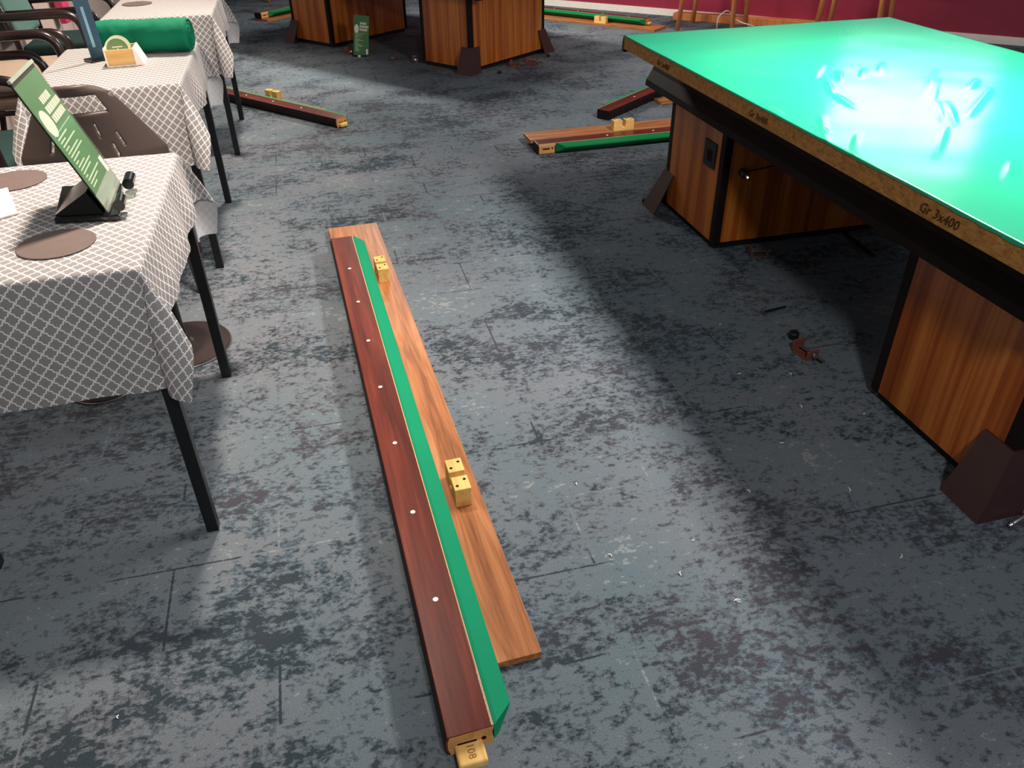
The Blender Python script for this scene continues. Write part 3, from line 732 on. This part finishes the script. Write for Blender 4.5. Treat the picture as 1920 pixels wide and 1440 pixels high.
# brown plastic chair between the first two tables
def plastic_chair(label, x, y, rz):
    t = thing('plastic_chair', label, 'chair', (x, y, 0), rz)
    # back shell: rows from the seat (v=0) to the handle (v=1)
    nu, nv = 80, 40; mb = MB()
    def wid(v): return .245-.012*v if v < .35 else .241-(v-.35)/.65*.150-(.02 if v > .97 else 0)
    for j in range(nv+1):
        v = j/nv
        for i in range(nu+1):
            u = -1+2*i/nu; w = wid(v)
            xx = u*w; curve = .075*(u*u)*(1-.55*v)              # sides come forward
            yy = -.02-.10*v*v*.6+curve; zz = .44+.385*v-(.012*(abs(u)**4) if v > .9 else 0)
            mb.v.append((xx, yy, zz))
    for j in range(nv):
        v = (j+.5)/nv
        for i in range(nu):
            u = -1+2*(i+.5)/nu
            if .76 < v < .91 and abs(u) < .60: continue
            if any(v0 < v < v0+.13 and abs(u-u0) < .013 for u0, v0 in ((-.15, .50), (.22, .53), (.48, .42), (-.55, .40), (-.02, .33), (.33, .33))): continue
            a = j*(nu+1)+i; mb.f.append((a, a+1, a+nu+2, a+nu+1))
    mb.build('backrest', 'brown_plastic', t, smooth=True, solid=.016, subsurf=1)
    mb = MB()
    for j in range(17):
        v = j/16
        for i in range(17):
            u = -1+2*i/16; w = .235-.03*v*v
            mb.v.append((u*w, .0+.40*v, .452-.02*math.sin(math.pi*min(1, v*1.1))*(1-u*u)+.0*v-(.03*(v-.8)**2*25 if v > .8 else 0)))
    for j in range(16):
        for i in range(16):
            a = j*17+i; mb.f.append((a, a+1, a+18, a+17))
    mb.build('seat', 'brown_plastic', t, smooth=True, solid=.016, subsurf=1)
    for sx in (-1, 1):
        MB().tube([(sx*.20, .02, .445), (sx*.235, -.03, 0)], [.018, .014], 10).build('leg', 'brown_plastic', t, smooth=True)
        MB().tube([(sx*.19, .36, .44), (sx*.215, .38, 0)], [.018, .014], 10).build('leg', 'brown_plastic', t, smooth=True)
    return t
plastic_chair('brown plastic chair with a handle hole tucked between the tables', -.775, 3.035, R(3))

# pedestal stools tucked under the first table
def pedestal_stool(label, c, r):
    t = thing('pedestal_stool', label, 'stool', (c.x, c.y, 0), 0)
    MB().lathe([(r-.004, 0), (r, .006), (r-.003, .012), (.04, .022), (.03, .03)], 56).build('base_disc', 'stool_base', t, smooth=False)
    MB().lathe([(r+.0015, .002), (r+.0025, .004), (r+.0015, .006)], 56).build('rim', 'steel', t)
    MB().lathe([(.024, .02), (.020, .10), (.020, .36), (.03, .37)], 20).build('column', 'black_metal', t, smooth=True)
    MB().lathe([(.11, .36), (.125, .37), (.125, .395), (.11, .405)], 36).build('seat', 'stool_base', t)
    return t
c = P(350, 652); pedestal_stool('pedestal stool with round base by the far leg of the menu table', Vector((-.575, 2.60, 0)), .165)
pedestal_stool('pedestal stool with round base under the middle of the menu table', Vector((-.80, 2.40, 0)), .10)

# wooden bar stools at the wall
def bar_stool(label, c, rz, group=None):
    t = thing('bar_stool', label, 'bar stool', (c.x, c.y, 0), rz, group)
    for sx in (-1, 1):
        for sy in (-1, 1):
            MB().tube([(sx*.26, sy*.205, 0), (sx*.235, sy*.185, .40), (sx*.21, sy*.165, .74)], [.020, .024, .022], 10).build('leg', 'stool_wood', t, smooth=True)
    for s in (-1, 1):
        MB().tube([(s*.238, -.187, .52), (s*.238, .187, .52)], .013, 8).build('stretcher', 'stool_wood', t, smooth=True)
        MB().tube([(-.242, s*.191, .48), (.242, s*.191, .48)], .013, 8).build('stretcher', 'stool_wood', t, smooth=True)
    bx('seat', (-.25, -.20, .735), (.25, .20, .775), 'stool_wood', t, .012, seg=3)
    return t
wang = math.atan2(wd.y, wd.x)
def leg_stool(label, p, lx, ly, rz):
    v = Matrix.Rotation(rz, 2) @ Vector((lx*.26, ly*.205)); return bar_stool(label, Vector((p.x-v.x, p.y-v.y, 0)), rz)
leg_stool('wooden bar stool beside the cable loop by the crimson wall', P(1270, 57), -1, -1, R(-45))
SH = 1.24
leg_stool('wooden bar stool beyond the far corner of the green billiard table', Vector((3.43+.707*SH, 7.36-.707*SH, 0)), -1, -1, R(-49))
leg_stool('wooden bar stool on the dark floor behind the distant billiard table', P(505, 5), 1, -1, R(10))
# long wooden bench board on the floor at the wall
o0 = P(1259, 38); o1 = P(1470, 53); d = (o1-o0).normalized(); rz = math.atan2(d.y, d.x)
fb = thing('floor_board', 'thick wooden board lying along the foot of the crimson wall', 'board', (o0.x, o0.y, 0), rz)
MB().hexa([Vector(p) for p in ((0, .03, 0), (1.9, 0, 0), (1.9, .14, 0), (.02, .14, 0))], [Vector(p) for p in ((0, .03, .065), (1.9, 0, .065), (1.9, .14, .065), (.02, .14, .065))]).build('plank', 'stool_wood', fb, .004)
bx('plank_runner', (.3, .02, -.0), (.36, .13, .001), 'dark_stain', fb)
# cable loop
ca = P(1344, 52, .02); cb = P(1378, 52, .02); top = P(1355, 36, .12)
pts = bend([Vector((ca.x, ca.y, .006)), Vector((ca.x, ca.y, .12)), (ca+cb)/2+Vector((0, 0, .16)), Vector((cb.x, cb.y, .08)), Vector((cb.x+.25, cb.y-.1, .006))], .14, 8)
tag(MB().tube(pts, .006, 8).build('cable', 'cable_white', smooth=True), 'pale cable looping up from the floor between the bar stools', 'cable')
# pink bag by the left wall
pb = P(128, 15, .42)
t = thing('pink_bag', 'small pink bag hanging by the mauve wall past the armchairs', 'bag', (-1.78, 7.25, .38))
MB().loft([[Vector((x*s, y*s*.9, z)) for x, y in ((0, -.10), (.06, -.10), (.08, 0), (.06, .10), (0, .10))] for z, s in ((0, .75), (.12, 1), (.26, .95), (.34, .8))]).build('bag_body', 'pink', t, .01)
MB().tube(bend([(.02, -.06, .32), (.02, -.03, .44), (.02, .03, .44), (.02, .06, .32)], .04), .006, 6).build('strap', 'pink', t, smooth=True)

# ------------------------------------------------------------------ small things on the floor
# menu card leaning at the distant table
mp = P(677, 105)
mc = thing('menu_card', 'green menu card standing on the floor against the distant billiard table', 'menu card', (mp.x, mp.y, 0), R(-18))
Mk = Matrix.Rotation(R(84), 4, 'X') @ Matrix.Rotation(R(-6), 4, 'Z')
MB().box((-.065, .004, -.003), (.065, .315, 0), Mk).build('card', 'menu_green', mc)
menu_print(mc, Mk @ Matrix.Translation((-.065, .01, .0003)), .13, .30, 9)
bx('card_foot', (-.065, -.03, 0), (.065, .02, .008), 'acrylic_black', mc)

def clamp(label, px, rz, s=1.0, mat='clamp_red', group=None, knob=True):
    p = P(*px) if not isinstance(px, Vector) else px
    t = thing('rail_clamp', label, 'clamp', (p.x, p.y, 0), rz, group)
    def b(n, a, c, m=mat): return bx(n, tuple(q*s for q in a), tuple(q*s for q in c), m, t, .0015)
    b('web', (-.024, -.036, .0), (.024, .036, .008))
    b('jaw', (-.024, .030, .008), (.024, .038, .046)); b('jaw', (-.024, -.038, .008), (.024, -.030, .034))
    if knob:
        MB().tube([Vector((0, -.085, .022))*s, Vector((0, .034, .022))*s], .005*s, 8).build('bolt', 'iron', t)
        MB().lathe([(.004*s, 0), (.011*s, .002*s), (.011*s, .012*s), (.004*s, .014*s)], 12).build('nut', 'steel', t, loc=(0, -.04*s, .022*s), rot=(R(90), 0, 0))
    return t
clamp('reddish iron rail clamp with bolt on the carpet under the green table', (1508, 665), R(12), 1.0)
clamp('dull iron clamp standing against the pedestal under the green table', (1420, 480), R(80), 1.0, 'iron')
clamp('red clamp with steel nut on the floor near the distant table foot', (998, 121), R(40), 1.15)
clamp('dark red clamp against the distant table pedestal', (967, 125), R(60), 1.1)
clamp('small red clamp next to the floor menu card', (655, 101), R(20), 1.1)
clamp('iron clamp in the dark gap between the distant pedestals', (740, 112), R(-30), .9, 'iron')
clamp('iron clamp beside the striped pedestal of the distant table', (779, 116), R(-10), 1.0, 'iron')
def cap(label, px, r=.014, h=.02, mat='rubber', rot=None, nm='rubber_cap'):
    p = P(*px); o = MB().lathe([(r*.9, 0), (r, h*.2), (r, h*.8), (r*.85, h)], 18).build(nm, mat, loc=(p.x, p.y, 0 if rot is None else r), rot=rot); return tag(o, label, 'cap')
cap('small black cap on the carpet beside the green table foot', (1210, 380), .017, .022)
cap('dark round knob touching the reddish iron clamp', (1487, 634), .018, .026)
cap('small black cap on the floor by the distant table foot', (937, 138), .016, .02)
cap('black cap on the floor behind the red clamps', (1028, 106), .014, .018)
cap('white plastic nub at the foot of the floor menu card', (674, 107), .012, .014, 'white_dot')
cap('white plastic nub beside the striped distant pedestal', (796, 114), .012, .026, 'white_dot')
cap('ring shaped dark washer lying under the green table', (1434, 564), .012, .006, 'iron', nm='washer')
# bolt lying under the table
p0 = P(1430, 588); p1 = P(1472, 578)
t = thing('long_bolt', 'dark long bolt lying on the carpet under the green table', 'bolt', (p0.x, p0.y, .006), math.atan2(p1.y-p0.y, p1.x-p0.x))
MB().tube([(0, 0, 0), ((p1-p0).length, 0, 0)], .005, 8).build('shaft', 'rubber', t)
MB().tube([(-.006, 0, .001), (.002, 0, .001)], .008, 6).build('head', 'iron', t)
# steel rod by the near foot
p0 = P(1890, 990); p1 = P(1930, 964)
t = thing('steel_rod', 'shiny steel rod lying by the brown table foot', 'rod', (p0.x, p0.y, .007), math.atan2(p1.y-p0.y, p1.x-p0.x))
MB().tube([(0, 0, 0), (.22, 0, 0)], .005, 10).build('shaft', 'steel', t, smooth=True)
MB().lathe([(.004, 0), (.0068, .001), (.0068, .006), (.004, .007)], 6).build('nut', 'steel', t, loc=(.01, 0, 0), rot=(0, R(90), 0))
# black lead under the table
pts = [P(1575, 430), P(1600, 452), P(1625, 470), P(1640, 482)]
tag(MB().tube(bend([Vector((q.x, q.y, .006)) for q in pts], .1, 4), .006, 8).build('cable', 'rubber', smooth=True), 'black lead trailing across the carpet between the table pedestals', 'cable')
# little light wood end behind the table
q = P(1232, 194); apron_board('plain short board poking out behind the green table pedestal', (q.x, q.y+.06, 0), R(-82), .6, .10, ())
# wood shavings and lint
rnd = random.Random(3); mb = MB()
for (x, y) in [(1277, 1080), (1388, 1130), (1300, 1012), (1376, 1128), (1082, 910), (1383, 702), (1400, 920), (1620, 775), (1690, 1040), (1470, 830), (1350, 608), (1480, 700), (222, 1348), (1140, 1040), (1500, 760), (1590, 915)]:
    p = P(x, y); a = rnd.uniform(0, 6.28); l = rnd.uniform(.004, .010)
    d = Vector((math.cos(a), math.sin(a), 0)); n = Vector((-d.y, d.x, 0))
    mb.tube([p+Vector((0, 0, .002)), p+d*l+n*.002+Vector((0, 0, .004)), p+d*l*1.7-n*.002+Vector((0, 0, .002))], .0011, 5)
o = mb.build('lint', 'white_dot'); tag(o, 'tiny white thread and staple scraps scattered on the carpet', 'lint', None, 'stuff')
